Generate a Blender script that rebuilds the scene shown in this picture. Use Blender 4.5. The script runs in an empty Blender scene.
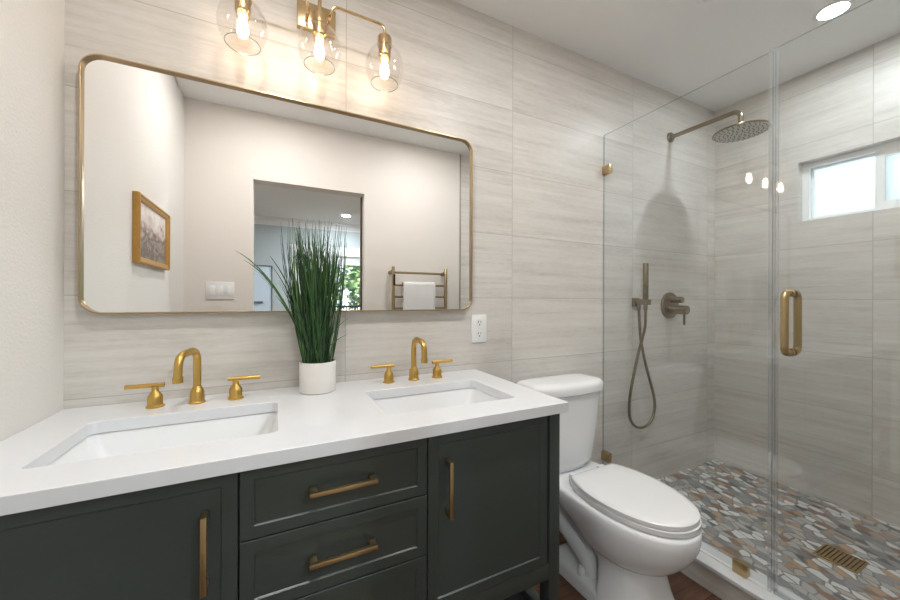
import bpy, bmesh, math, random
from mathutils import Vector, Matrix
random.seed(7)
PI = math.pi
C = bpy.context.scene
COL = C.collection

# ------------------------------------------------------------------ camera
cam_data = bpy.data.cameras.new('camera')
cam = bpy.data.objects.new('camera', cam_data)
COL.objects.link(cam)
cam_data.sensor_width = 36
cam_data.lens = 351.79 / 900 * 36
cam_data.clip_start = 0.02
cam.location = (0.5547, -1.4098, 1.1965)
cam.rotation_mode = 'XYZ'
cam.rotation_euler = (PI / 2, 0, -0.4571)
cam.rotation_euler = (Matrix.Rotation(-0.4571, 4, 'Z') @ Matrix.Rotation(PI / 2, 4, 'X') @ Matrix.Rotation(0.0033, 4, 'Z')).to_euler()
C.camera = cam

# ------------------------------------------------------------------ world, sun, exposure
W = bpy.data.worlds.new('world')
C.world = W
W.use_nodes = True
wb = W.node_tree.nodes['Background']
wb.inputs[0].default_value = (0.80, 0.92, 1.0, 1)
wb.inputs[1].default_value = 0.88
sun_d = bpy.data.lights.new('sun', 'SUN')
sun_d.energy = 2.6
sun_d.angle = 0.01
sun_d.color = (1, 0.96, 0.88)
sun = bpy.data.objects.new('sun', sun_d)
COL.objects.link(sun)
sun.location = (0, 0, 8)
sun.rotation_euler = (math.radians(-38), math.radians(-18), 0)   # shines from the street side (+Y, over the roof)
VANITY_L = 14.0      # radiance of each vanity bulb
SHOWER_L = 120.0      # radiance of the shower downlight lens
ROOM_L = 98.0        # radiance of the bathroom downlights, the added fill one included
BED_L = 360.0         # radiance of the bedroom downlights, the mirrored one and the added fill
vs = C.view_settings
vs.view_transform = 'Standard'
vs.look = 'None'
vs.exposure = 1.31
vs.gamma = 1.0
vs.use_curve_mapping = False

# ------------------------------------------------------------------ sizes
H = 2.537            # ceiling
XR = 3.34            # window wall
XG = 2.218           # shower glass
YF = -1.50           # wall opposite the mirror
HC = 0.877           # counter top
D = 0.582            # counter depth
SF = 0.072           # shower floor
CT = 0.108           # curb top
GT = 2.133           # glass top

# ------------------------------------------------------------------ node helpers
class NT:
    def __init__(s, name):
        s.m = bpy.data.materials.new(name)
        s.m.use_nodes = True
        s.t = s.m.node_tree
        s.b = s.t.nodes['Principled BSDF']
        s.out = s.t.nodes['Material Output']
    def n(s, typ, **kw):
        nd = s.t.nodes.new(typ)
        for k, v in kw.items():
            setattr(nd, k, v)
        return nd
    def link(s, a, b):
        s.t.links.new(a, b)
    def val(s, sock, v):
        if isinstance(v, (int, float, tuple, list)):
            sock.default_value = v
        else:
            s.link(v, sock)
    def math(s, op, a, b=0.0, c=0.0):
        nd = s.n('ShaderNodeMath', operation=op)
        s.val(nd.inputs[0], a); s.val(nd.inputs[1], b); s.val(nd.inputs[2], c)
        return nd.outputs[0]
    def mix(s, f, a, b):
        nd = s.n('ShaderNodeMix', data_type='RGBA')
        s.val(nd.inputs[0], f); s.val(nd.inputs[6], a); s.val(nd.inputs[7], b)
        return nd.outputs[2]
    def pos(s):
        nd = s.n('ShaderNodeNewGeometry')
        sp = s.n('ShaderNodeSeparateXYZ')
        s.link(nd.outputs['Position'], sp.inputs[0])
        return nd.outputs['Position'], sp.outputs
    def objc(s):
        nd = s.n('ShaderNodeTexCoord')
        sp = s.n('ShaderNodeSeparateXYZ')
        s.link(nd.outputs['Object'], sp.inputs[0])
        return nd.outputs['Object'], sp.outputs
    def comb(s, x=0.0, y=0.0, z=0.0):
        nd = s.n('ShaderNodeCombineXYZ')
        s.val(nd.inputs[0], x); s.val(nd.inputs[1], y); s.val(nd.inputs[2], z)
        return nd.outputs[0]
    def noise(s, vec, scale, detail=3.0, rough=0.5):
        nd = s.n('ShaderNodeTexNoise')
        s.link(vec, nd.inputs['Vector'])
        nd.inputs['Scale'].default_value = scale
        nd.inputs['Detail'].default_value = detail
        nd.inputs['Roughness'].default_value = rough
        return nd.outputs[0]
    def ramp(s, f, stops, interp='LINEAR'):
        nd = s.n('ShaderNodeValToRGB')
        cr = nd.color_ramp
        cr.interpolation = interp
        while len(cr.elements) < len(stops):
            cr.elements.new(0.5)
        for e, (p, c) in zip(cr.elements, stops):
            e.position = p
            e.color = c if len(c) == 4 else (*c, 1)
        s.link(f, nd.inputs[0])
        return nd.outputs[0]
    def bump(s, h, strength=0.2, dist=0.002):
        nd = s.n('ShaderNodeBump')
        nd.inputs['Strength'].default_value = strength
        nd.inputs['Distance'].default_value = dist
        s.link(h, nd.inputs['Height'])
        s.link(nd.outputs[0], s.b.inputs['Normal'])
    def set(s, col=None, rough=None, metal=None, spec=None):
        if col is not None: s.val(s.b.inputs['Base Color'], col if not isinstance(col, tuple) else (*col[:3], 1))
        if rough is not None: s.val(s.b.inputs['Roughness'], rough)
        if metal is not None: s.val(s.b.inputs['Metallic'], metal)
        if spec is not None: s.val(s.b.inputs['Specular IOR Level'], spec)

def c(r, g, b):
    """sRGB 0-255 -> linear"""
    f = lambda u: (u / 255 / 12.92) if u / 255 <= 0.04045 else ((u / 255 + 0.055) / 1.055) ** 2.4
    return (f(r), f(g), f(b), 1)

def plain(name, col, rough=0.5, metal=0.0, spec=0.5, nscale=0, namp=0.06):
    N = NT(name)
    N.set(None, rough, metal, spec)
    if nscale:
        p, _ = N.objc()
        f = N.noise(p, nscale, 4)
        dk = tuple(v * (1 - namp) for v in col[:3]) + (1,)
        lt = tuple(min(1, v * (1 + namp)) for v in col[:3]) + (1,)
        N.link(N.mix(f, dk, lt), N.b.inputs['Base Color'])
    else:
        N.set(col)
    return N.m

def paint(name, col, bscale=260, bstr=0.25, rough=0.55):
    N = NT(name)
    p, _ = N.pos()
    N.set(col, rough, 0, 0.25)
    h = N.noise(p, bscale, 2)
    N.bump(h, bstr, 0.002)
    return N.m

def tile(name, axis, joints, period, z0=0.902, pz=0.3048):
    N = NT(name)
    p, xyz = N.pos()
    u = xyz[axis]
    z = xyz[2]
    # distance to the nearest vertical joint
    d = None
    idx = None
    for j in joints:
        a = N.math('ABSOLUTE', N.math('SUBTRACT', u, j))
        d = a if d is None else N.math('MINIMUM', d, a)
        g = N.math('GREATER_THAN', u, j)
        idx = g if idx is None else N.math('ADD', idx, g)
    zr = N.math('DIVIDE', N.math('SUBTRACT', z, z0), pz)
    row = N.math('FLOOR', N.math('ADD', zr, 0.5))
    fz = N.math('MULTIPLY', N.math('ABSOLUTE', N.math('SUBTRACT', zr, row)), pz)
    rowi = N.math('FLOOR', zr)
    d = N.math('MINIMUM', d, fz)
    grout = N.math('LESS_THAN', d, 0.0014)
    seed = N.math('ADD', N.math('MULTIPLY', idx, 3.71), N.math('MULTIPLY', rowi, 1.37))
    v1 = N.comb(N.math('MULTIPLY', u, 1.3), seed, N.math('MULTIPLY', z, 55.0))
    n1 = N.noise(v1, 1.0, 4, 0.6)
    v2 = N.comb(N.math('MULTIPLY', u, 2.2), N.math('ADD', seed, 9.0), N.math('MULTIPLY', z, 13.0))
    n2 = N.noise(v2, 1.0, 4, 0.6)
    v3 = N.comb(N.math('MULTIPLY', u, 30.0), seed, N.math('MULTIPLY', z, 160.0))
    n3 = N.noise(v3, 1.0, 2, 0.5)
    f = N.math('ADD', N.math('MULTIPLY', n1, 0.5), N.math('MULTIPLY', n2, 0.5))
    f = N.math('ADD', f, N.math('MULTIPLY', N.math('SUBTRACT', n3, 0.5), 0.22))
    col = N.ramp(f, [(0.30, c(190, 185, 178)), (0.46, c(208, 203, 197)), (0.56, c(214, 210, 204)), (0.72, c(224, 220, 215))])
    wn = N.n('ShaderNodeTexWhiteNoise', noise_dimensions='1D')
    N.link(seed, wn.inputs['W'])
    tone = N.math('ADD', 0.96, N.math('MULTIPLY', wn.outputs[0], 0.06))
    hsv = N.n('ShaderNodeHueSaturation')
    N.link(tone, hsv.inputs['Value'])
    N.link(col, hsv.inputs['Color'])
    colf = N.mix(grout, hsv.outputs[0], c(178, 173, 166))
    N.set(colf, 0.38, 0, 0.4)
    hgt = N.math('SUBTRACT', N.math('MULTIPLY', f, 0.25), grout)
    N.bump(hgt, 0.25, 0.002)
    return N.m

def brushed(name, col, rough=0.3, axis_scale=(8, 8, 400)):
    N = NT(name)
    p, xyz = N.objc()
    v = N.comb(N.math('MULTIPLY', xyz[0], axis_scale[0]), N.math('MULTIPLY', xyz[1], axis_scale[1]), N.math('MULTIPLY', xyz[2], axis_scale[2]))
    n = N.noise(v, 1.0, 3)
    N.set(N.mix(n, tuple(x * 0.95 for x in col[:3]) + (1,), col), None, 1.0)
    N.link(N.math('ADD', rough - 0.025, N.math('MULTIPLY', n, 0.05)), N.b.inputs['Roughness'])
    return N.m

def thin_glass(name, tint, f0=0.04):
    """clear glass: straight-through transmission plus a Schlick mirror reflection"""
    N = NT(name)
    t = N.t
    g = N.n('ShaderNodeNewGeometry')
    dp = N.n('ShaderNodeVectorMath', operation='DOT_PRODUCT')
    N.link(g.outputs['Normal'], dp.inputs[0]); N.link(g.outputs['Incoming'], dp.inputs[1])
    cs = N.math('ABSOLUTE', dp.outputs['Value'])
    k = N.math('POWER', N.math('SUBTRACT', 1.0, cs), 5.0)
    fr = N.math('ADD', f0, N.math('MULTIPLY', k, 1 - f0))
    tr = N.n('ShaderNodeBsdfTransparent'); tr.inputs[0].default_value = tint
    gl = N.n('ShaderNodeBsdfGlossy'); gl.inputs['Roughness'].default_value = 0.0
    gl.inputs[0].default_value = (1, 1, 1, 1)
    mx = N.n('ShaderNodeMixShader')
    N.link(fr, mx.inputs[0]); N.link(tr.outputs[0], mx.inputs[1]); N.link(gl.outputs[0], mx.inputs[2])
    N.link(mx.outputs[0], N.out.inputs[0])
    t.nodes.remove(N.b)
    return N.m

def emitter(name, col, strength):
    N = NT(name)
    N.set((0.9, 0.9, 0.9), 0.4)
    N.b.inputs['Emission Color'].default_value = (*col, 1)
    N.b.inputs['Emission Strength'].default_value = strength
    return N.m

M = {}
M['paint'] = paint('warm_white_wall_paint', c(226, 220, 213), 160, 0.35)
M['paint_left'] = paint('textured_white_wall_paint', c(230, 227, 222), 120, 0.8)
M['ceiling'] = paint('ceiling_paint', c(240, 240, 239), 90, 0.15, 0.7)
M['tile_back'] = tile('striped_stone_tile_mirror_wall', 0, [-0.09, 0.794, 1.586, 2.466, 3.25], 0.85)
M['tile_side'] = tile('striped_stone_tile_window_wall', 1, [-1.65, -0.737, 0.178], 0.91)
M['tile_front'] = tile('striped_stone_tile_end_wall', 0, [2.46, 3.25], 0.85)
M['quartz'] = plain('white_quartz', c(224, 226, 229), 0.13, 0, 0.5, 14, 0.012)
M['porcelain'] = plain('white_porcelain', c(236, 237, 238), 0.08, 0, 0.5)
M['seat_plastic'] = plain('white_toilet_seat_plastic', c(236, 236, 236), 0.18, 0, 0.5)
M['plastic'] = plain('white_plastic', c(232, 232, 230), 0.3)
M['slot'] = plain('dark_slot', c(40, 40, 40), 0.6)
M['black'] = plain('black_plastic', c(18, 18, 18), 0.4)
M['gold'] = brushed('brushed_gold', c(212, 174, 98), 0.31)
M['pull'] = brushed('brushed_bronze_gold', c(196, 172, 130), 0.3)
M['frame_gold'] = brushed('mirror_frame_brass', c(184, 162, 130), 0.3)
M['bronze'] = brushed('brushed_champagne_bronze', c(146, 133, 113), 0.28)
M['lamp_gold'] = brushed('lamp_brass', c(214, 186, 144), 0.26)
M['warmer'] = brushed('towel_warmer_brass', c(160, 140, 110), 0.3)
M['glass'] = thin_glass('shower_glass', (0.974, 0.985, 0.983, 1))
M['seal'] = thin_glass('clear_vinyl_seal', (0.90, 0.90, 0.91, 1), 0.12)
_t = M['seal'].node_tree
_o = _t.nodes['Material Output']; _src = _o.inputs[0].links[0].from_socket
_d = _t.nodes.new('ShaderNodeBsdfTranslucent'); _d.inputs[0].default_value = (0.9, 0.9, 0.9, 1)
_m = _t.nodes.new('ShaderNodeMixShader'); _m.inputs[0].default_value = 0.13
_t.links.new(_src, _m.inputs[1]); _t.links.new(_d.outputs[0], _m.inputs[2]); _t.links.new(_m.outputs[0], _o.inputs[0])
M['glass_edge'] = thin_glass('polished_glass_edge', (0.62, 0.68, 0.67, 1), 0.10)
M['globe'] = thin_glass('lamp_globe_glass', (0.975, 0.97, 0.965, 1), 0.04)
M['pane'] = thin_glass('window_pane_glass', (0.97, 0.98, 0.98, 1))
M['bulb'] = emitter('lit_filament_bulb', (1.0, 0.77, 0.55), VANITY_L)
M['lens_shower'] = emitter('lit_shower_downlight', (0.90, 0.97, 1.0), SHOWER_L)
M['lens_room'] = emitter('lit_room_downlight', (0.99, 0.975, 0.955), ROOM_L)
M['lens_bed'] = emitter('lit_bedroom_downlight', (0.84, 0.94, 1.0), BED_L)
M['ceramic'] = plain('matte_white_ceramic', c(232, 229, 224), 0.55, 0, 0.4, 60, 0.03)
M['soil'] = plain('dark_potting_soil', c(50, 42, 34), 0.9, 0, 0.2, 120, 0.4)
M['white_trim'] = plain('white_trim_paint', c(238, 238, 238), 0.35)
M['bed_wall'] = paint('grey_bedroom_wall_paint', c(186, 192, 192), 160, 0.2)
M['vinyl'] = plain('white_vinyl_window_frame', c(240, 241, 241), 0.3)
M['schluter'] = plain('grey_tile_edge_trim', c(168, 162, 152), 0.35, 0.6)
M['dark_wood'] = plain('dark_brown_door_edge', c(86, 62, 46), 0.5)
M['railing'] = plain('dark_metal_railing', c(50, 58, 66), 0.4, 0.5)
M['bark'] = plain('tree_bark', c(86, 70, 56), 0.9, 0, 0.2, 30, 0.3)
M['mat_board'] = plain('panel_dark_frame', c(92, 98, 106), 0.4)
M['art_panel'] = plain('pale_blue_panel', c(206, 217, 228), 0.35, 0, 0.5, 3, 0.04)

M['nozzle_face'] = plain('grey_nozzle_face', c(206, 202, 194), 0.45, 0.1)
# mirror
N = NT('mirror_silver'); N.set((0.93, 0.93, 0.93), 0.0, 1.0); M['mirror'] = N.m
# painted cabinet
N = NT('dark_green_grey_cabinet_paint')
p, xyz = N.pos()
n = N.noise(N.comb(N.math('MULTIPLY', xyz[0], 40.0), N.math('MULTIPLY', xyz[1], 40.0), N.math('MULTIPLY', xyz[2], 260.0)), 1.0, 3)
N.set(N.mix(n, c(56, 63, 60), c(62, 69, 66)), 0.34, 0, 0.5)
M['cabinet'] = N.m
M['cabinet_gap'] = plain('cabinet_inside', c(22, 25, 24), 0.6)
# frosted window pane
N = NT('frosted_window_glass')
p, _ = N.pos()
N.t.nodes.remove(N.b)
tl = N.n('ShaderNodeBsdfTranslucent'); tl.inputs[0].default_value = (0.90, 0.95, 0.97, 1)
gl = N.n('ShaderNodeBsdfGlossy'); gl.inputs['Roughness'].default_value = 0.35
gl.inputs[0].default_value = (0.9, 0.95, 0.97, 1)
mx = N.n('ShaderNodeMixShader'); mx.inputs[0].default_value = 0.12
N.link(tl.outputs[0], mx.inputs[1]); N.link(gl.outputs[0], mx.inputs[2]); N.link(mx.outputs[0], N.out.inputs[0])
b_ = N.n('ShaderNodeBump'); b_.inputs['Strength'].default_value = 0.7; b_.inputs['Distance'].default_value = 0.004
N.link(N.noise(p, 170, 2), b_.inputs['Height'])
N.link(b_.outputs[0], tl.inputs['Normal']); N.link(b_.outputs[0], gl.inputs['Normal'])
M['frosted'] = N.m
# flat cut pebble mosaic
N = NT('flat_pebble_mosaic')
p, xyz = N.pos()
ca, sa = math.cos(1.25), math.sin(1.25)
ux = N.math('ADD', N.math('MULTIPLY', xyz[0], ca * 19), N.math('MULTIPLY', xyz[1], sa * 19))
uy = N.math('ADD', N.math('MULTIPLY', xyz[0], -sa * 32), N.math('MULTIPLY', xyz[1], ca * 32))
v = N.comb(ux, uy, 0.0)
wob = N.n('ShaderNodeTexNoise'); N.link(v, wob.inputs['Vector']); wob.inputs['Scale'].default_value = 0.9
va = N.n('ShaderNodeVectorMath', operation='MULTIPLY_ADD')
N.link(wob.outputs['Color'], va.inputs[0]); va.inputs[1].default_value = (0.5, 0.5, 0); N.link(v, va.inputs[2])
v = va.outputs[0]
vo = N.n('ShaderNodeTexVoronoi', voronoi_dimensions='2D', feature='F1'); N.link(v, vo.inputs['Vector'])
vo.inputs['Scale'].default_value = 1.0; vo.inputs['Randomness'].default_value = 1.0
ve = N.n('ShaderNodeTexVoronoi', voronoi_dimensions='2D', feature='DISTANCE_TO_EDGE'); N.link(v, ve.inputs['Vector'])
ve.inputs['Scale'].default_value = 1.0; ve.inputs['Randomness'].default_value = 1.0
sepc = N.n('ShaderNodeSeparateColor'); N.link(vo.outputs['Color'], sepc.inputs[0])
stone = N.ramp(sepc.outputs[0], [(0.0, c(112, 112, 114)), (0.06, c(158, 158, 160)), (0.22, c(226, 226, 226)), (0.40, c(186, 185, 184)), (0.56, c(192, 160, 134)),
                                 (0.66, c(152, 122, 104)), (0.72, c(188, 184, 176)), (0.83, c(142, 143, 145)), (0.92, c(194, 162, 134)), (0.97, c(224, 224, 224))], 'CONSTANT')
vein = N.noise(N.comb(N.math('MULTIPLY', ux, 0.6), N.math('MULTIPLY', uy, 3.0), sepc.outputs[1]), 1.5, 4)
stone = N.mix(N.math('MULTIPLY', N.math('SUBTRACT', vein, 0.35), 0.5), stone, c(112, 108, 104))
gap = N.math('LESS_THAN', ve.outputs['Distance'], N.math('ADD', 0.04, N.math('MULTIPLY', sepc.outputs[2], 0.07)))
N.set(N.mix(gap, stone, c(142, 140, 137)), 0.42, 0, 0.4)
N.bump(N.math('MINIMUM', N.math('MULTIPLY', ve.outputs['Distance'], 4.0), 0.5), 0.5, 0.004)
M['pebble'] = N.m
# wood floor
N = NT('brown_wood_plank')
p, xyz = N.pos()
px = N.math('DIVIDE', xyz[1], 0.15)
pf = N.math('FRACT', px)
pi_ = N.math('FLOOR', px)
seam = N.math('LESS_THAN', pf, 0.02)
g = N.noise(N.comb(N.math('MULTIPLY', xyz[0], 3.0), N.math('MULTIPLY', xyz[1], 45.0), pi_), 1.0, 5, 0.65)
col = N.ramp(g, [(0.3, c(66, 44, 34)), (0.55, c(104, 74, 58)), (0.75, c(132, 98, 80))])
N.set(N.mix(seam, col, c(40, 28, 22)), 0.4)
N.bump(g, 0.1, 0.002)
M['wood'] = N.m
# bedroom floor
M['bed_floor'] = plain('bedroom_floor_wood', c(150, 122, 96), 0.45, 0, 0.4, 8, 0.15)
# grass blades
N = NT('artificial_grass_blade')
g_ = N.n('ShaderNodeNewGeometry')
col = N.ramp(g_.outputs['Random Per Island'], [(0.0, c(28, 50, 34)), (0.35, c(44, 74, 46)), (0.65, c(62, 98, 54)), (0.88, c(90, 130, 68)), (1.0, c(122, 154, 88))])
N.set(col, 0.42, 0, 0.4)
M['blade'] = N.m
# tree leaves
N = NT('tree_leaf')
g_ = N.n('ShaderNodeNewGeometry')
col = N.ramp(g_.outputs['Random Per Island'], [(0.0, c(74, 116, 92)), (0.5, c(122, 164, 108)), (1.0, c(190, 212, 150))])
N.set(col, 0.5, 0, 0.3)
M['leaf'] = N.m
# towel cloth
N = NT('white_terry_towel')
p, xyz = N.objc()
h = N.noise(p, 420, 2)
N.set(c(236, 235, 233), 0.9, 0, 0.1)
N.bump(h, 0.8, 0.004)
M['towel'] = N.m
# gilded picture frame + painting
M['gilt'] = plain('gilded_wood', c(196, 152, 82), 0.35, 0.55, 0.5, 90, 0.18)
N = NT('misty_landscape_painting')
p, xyz = N.pos()
hz = N.math('DIVIDE', N.math('SUBTRACT', xyz[2], 1.37), 0.28)
n = N.noise(N.comb(0.0, N.math('MULTIPLY', xyz[1], 11.0), N.math('MULTIPLY', xyz[2], 14.0)), 1.0, 6, 0.65)
hz = N.math('ADD', hz, N.math('MULTIPLY', N.math('SUBTRACT', n, 0.5), 1.3))
col = N.ramp(hz, [(0.0, c(150, 138, 126)), (0.18, c(104, 92, 84)), (0.3, c(160, 146, 132)), (0.42, c(96, 86, 82)), (0.52, c(168, 146, 134)), (0.62, c(204, 190, 182)), (0.9, c(230, 222, 218))])
N.set(col, 0.5)
M['painting'] = N.m

# ------------------------------------------------------------------ geometry helpers
def BM():
    return bmesh.new()

def box(bm, lo, hi, bev=0.0, seg=2):
    lo = Vector(lo); hi = Vector(hi)
    m = Matrix.Translation((lo + hi) / 2) @ Matrix.Diagonal((*(hi - lo), 1))
    r = bmesh.ops.create_cube(bm, size=1, matrix=m)
    if bev > 0:
        es = list({e for v in r['verts'] for e in v.link_edges})
        bmesh.ops.bevel(bm, geom=es, offset=bev, segments=seg, affect='EDGES', profile=0.5)
    return bm

def loft(bm, rings, cap0=True, cap1=True, closed=True):
    vs_ = [[bm.verts.new(p) for p in r] for r in rings]
    n_ = len(rings[0])
    for a, b in zip(vs_, vs_[1:]):
        for i in range(n_ if closed else n_ - 1):
            j = (i + 1) % n_
            bm.faces.new((a[i], a[j], b[j], b[i]))
    if cap0: bm.faces.new(list(reversed(vs_[0])))
    if cap1: bm.faces.new(vs_[-1])
    return bm

def frame_for(d):
    d = d.normalized()
    up = Vector((0, 0, 1)) if abs(d.z) < 0.9 else Vector((1, 0, 0))
    a = d.cross(up).normalized()
    return a, a.cross(d).normalized()

def tube(bm, pts, r, seg=12, caps=True):
    pts = [Vector(p) for p in pts]
    rs = r if isinstance(r, (list, tuple)) else [r] * len(pts)
    rings = []
    prev = None
    for i, p in enumerate(pts):
        d = (pts[min(i + 1, len(pts) - 1)] - pts[max(i - 1, 0)]).normalized()
        if prev is None:
            a, b = frame_for(d)
        else:
            a = (prev - d * prev.dot(d)).normalized()
            b = d.cross(a)
            b = -b if False else b
        prev = a
        b = d.cross(a)
        rings.append([p + (a * math.cos(2 * PI * k / seg) + b * math.sin(2 * PI * k / seg)) * rs[i] for k in range(seg)])
    return loft(bm, rings, caps, caps)

def smooth_path(ctrl, n=8):
    """Catmull-Rom through control points"""
    P = [Vector(p) for p in ctrl]
    P = [P[0] * 2 - P[1]] + P + [P[-1] * 2 - P[-2]]
    out = []
    for i in range(1, len(P) - 2):
        for k in range(n):
            t = k / n
            p0, p1, p2, p3 = P[i - 1:i + 3]
            out.append(0.5 * ((2 * p1) + (p2 - p0) * t + (2 * p0 - 5 * p1 + 4 * p2 - p3) * t * t + (3 * p1 - p0 - 3 * p2 + p3) * t ** 3))
    out.append(P[-2])
    return out

def bend_path(ctrl, rad, n=8):
    """polyline with filleted corners"""
    P = [Vector(p) for p in ctrl]
    out = [P[0]]
    for a, b, d in zip(P, P[1:], P[2:]):
        u = (a - b); w = (d - b)
        r = min(rad, u.length * 0.49, w.length * 0.49)
        s = b + u.normalized() * r
        e = b + w.normalized() * r
        for k in range(n + 1):
            t = k / n
            out.append(s * (1 - t) ** 2 + b * 2 * t * (1 - t) + e * t * t)
    out.append(P[-1])
    return out

def lathe(bm, prof, origin=(0, 0, 0), axis=(0, 0, 1), seg=28, caps=True):
    """prof: (radius, height along axis)"""
    o = Vector(origin); ax = Vector(axis).normalized()
    a, b = frame_for(ax)
    rings = [[o + ax * h + (a * math.cos(2 * PI * k / seg) + b * math.sin(2 * PI * k / seg)) * max(r, 1e-5) for k in range(seg)] for r, h in prof]
    return loft(bm, rings, caps, caps)

def rrect(x0, x1, y0, y1, r, n=6):
    pts = []
    for cx, cy, a0 in ((x1 - r, y1 - r, 0), (x0 + r, y1 - r, PI / 2), (x0 + r, y0 + r, PI), (x1 - r, y0 + r, 1.5 * PI)):
        for k in range(n + 1):
            a = a0 + PI / 2 * k / n
            pts.append((cx + r * math.cos(a), cy + r * math.sin(a)))
    return pts

def world_loc(o):
    l = Vector((0, 0, 0))
    while o is not None:
        l += Vector(o.location)
        o = o.parent
    return l

def obj(name, bm, mat, parent=None, smooth=True, angle=40, loc=None):
    bmesh.ops.recalc_face_normals(bm, faces=bm.faces[:])
    me = bpy.data.meshes.new(name)
    off = world_loc(parent) if parent is not None else Vector(loc or (0, 0, 0))
    if off.length > 0:
        bmesh.ops.translate(bm, verts=bm.verts[:], vec=-off)
    if smooth:
        for f in bm.faces: f.smooth = True
        for e in bm.edges:
            if len(e.link_faces) == 2 and e.calc_face_angle(0) > math.radians(angle):
                e.smooth = False
    bm.to_mesh(me)
    bm.free()
    o = bpy.data.objects.new(name, me)
    COL.objects.link(o)
    if parent is not None: o.parent = parent
    elif loc: o.location = loc
    for m in (mat if isinstance(mat, list) else [mat]):
        me.materials.append(m)
    return o

def tag(o, label, cat, group=None):
    o['label'] = label
    o['category'] = cat
    if group: o['group'] = group
    return o

def thing(name, label, cat, loc=(0, 0, 0), group=None):
    o = bpy.data.objects.new(name, None)
    o.empty_display_size = 0.05
    COL.objects.link(o)
    o.location = loc
    return tag(o, label, cat, group)

def struct(name, bm, mat, parent=None, smooth=False):
    o = obj(name, bm, mat, parent, smooth)
    if parent is None: o['kind'] = 'structure'
    return o

def dup(root, loc, label):
    r = root.copy(); COL.objects.link(r); r.location = loc
    r['label'] = label
    for ch in list(root.children):
        k = ch.copy(); COL.objects.link(k); k.parent = r
        for g in list(ch.children):
            q = g.copy(); COL.objects.link(q); q.parent = k
    return r

def rect_frame(bm, axis, a0, a1, z0, z1, w, d0, d1, wb=None, wt=None):
    """picture-frame ring in the plane across axis (0: x is depth, 1: y is depth)"""
    wb = w if wb is None else wb
    wt = w if wt is None else wt
    def P(a, z, d): return (d, a, z) if axis == 0 else (a, d, z)
    def ring(o, d):
        if o: return [P(a0, z0, d), P(a1, z0, d), P(a1, z1, d), P(a0, z1, d)]
        return [P(a0 + w, z0 + wb, d), P(a1 - w, z0 + wb, d), P(a1 - w, z1 - wt, d), P(a0 + w, z1 - wt, d)]
    t = BM()
    loft(t, [ring(1, d0), ring(1, d1), ring(0, d1), ring(0, d0), ring(1, d0)], False, False)
    bmesh.ops.remove_doubles(t, verts=t.verts[:], dist=1e-6)
    me = bpy.data.meshes.new('tmp'); t.to_mesh(me); t.free(); bm.from_mesh(me); bpy.data.meshes.remove(me)
    return bm

def slab_with_holes(bm, outer, holes, z0, z1):
    """flat slab, outline and holes as lists of (x, y)"""
    es = []
    for loop in [outer] + holes:
        vv = [bm.verts.new((x, y, z1)) for x, y in loop]
        es += [bm.edges.new((vv[i], vv[(i + 1) % len(vv)])) for i in range(len(vv))]
    r = bmesh.ops.triangle_fill(bm, edges=es, use_beauty=True, use_dissolve=False)
    fs = [f for f in r['geom'] if isinstance(f, bmesh.types.BMFace)]
    ex = bmesh.ops.extrude_face_region(bm, geom=fs)
    bmesh.ops.translate(bm, verts=[v for v in ex['geom'] if isinstance(v, bmesh.types.BMVert)], vec=(0, 0, z0 - z1))
    return bm

# ------------------------------------------------------------------ the room shell
struct('floor', box(BM(), (-0.12, YF - 0.12, -0.1), (2.157, 0.12, 0.0)), M['wood'])
struct('ceiling', box(BM(), (-0.12, YF - 0.12, H), (XR + 0.14, 0.12, H + 0.1)), M['ceiling'])
struct('wall_left', box(BM(), (-0.12, YF - 0.12, 0), (0.0, 0.12, H)), M['paint_left'])
struct('wall_back', box(BM(), (0.0, 0.0, 0), (XR + 0.14, 0.12, H)), M['tile_back'])
# window wall with its opening
WY0, WY1, WZ0, WZ1 = -1.06, -0.443, 1.668, 2.019
bm = BM()
for lo, hi in (((XR, WY1, -0.1), (XR + 0.14, 0.0, H)), ((XR, YF - 0.12, -0.1), (XR + 0.14, WY0, H)),
               ((XR, WY0, -0.1), (XR + 0.14, WY1, WZ0)), ((XR, WY0, WZ1), (XR + 0.14, WY1, H))):
    box(bm, lo, hi)
struct('wall_right', bm, M['tile_side'])
# wall opposite the mirror with the doorway to the bedroom
DX0, DX1, DZ = 0.40, 1.19, 2.054
bm = BM()
for lo, hi in (((0.0, YF - 0.12, 0), (DX0, YF, H)), ((DX1, YF - 0.12, 0), (XR, YF, H)), ((DX0, YF - 0.12, DZ), (DX1, YF, H))):
    box(bm, lo, hi)
struct('wall_front', bm, M['paint'])
struct('wall_shower_end', box(BM(), (2.07, YF, 0), (XR, YF + 0.010, H)), M['tile_front'])
struct('trim_1', box(BM(), (2.062, YF, 0), (2.07, YF + 0.012, H)), M['schluter'])
struct('door_1', box(BM(), (DX1 - 0.010, YF - 0.115, 0.0), (DX1 - 0.001, YF - 0.075, DZ - 0.005)), M['dark_wood'])
struct('trim_2', box(BM(), (2.285, YF, 0.02), (XR, 0.0, SF)), M['pebble'])['label'] = 'flat pebble mosaic shower floor'
bpy.data.objects['trim_2'].name = 'floor_shower'
# curb: tiled riser and white cap
o = struct('shower_curb', box(BM(), (2.160, YF, -0.02), (2.282, 0.0, CT - 0.016)), M['tile_side'])
cap = struct('curb_cap', box(BM(), (2.150, YF, CT - 0.016), (2.286, 0.0, CT), 0.002), M['quartz'], o)

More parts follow.
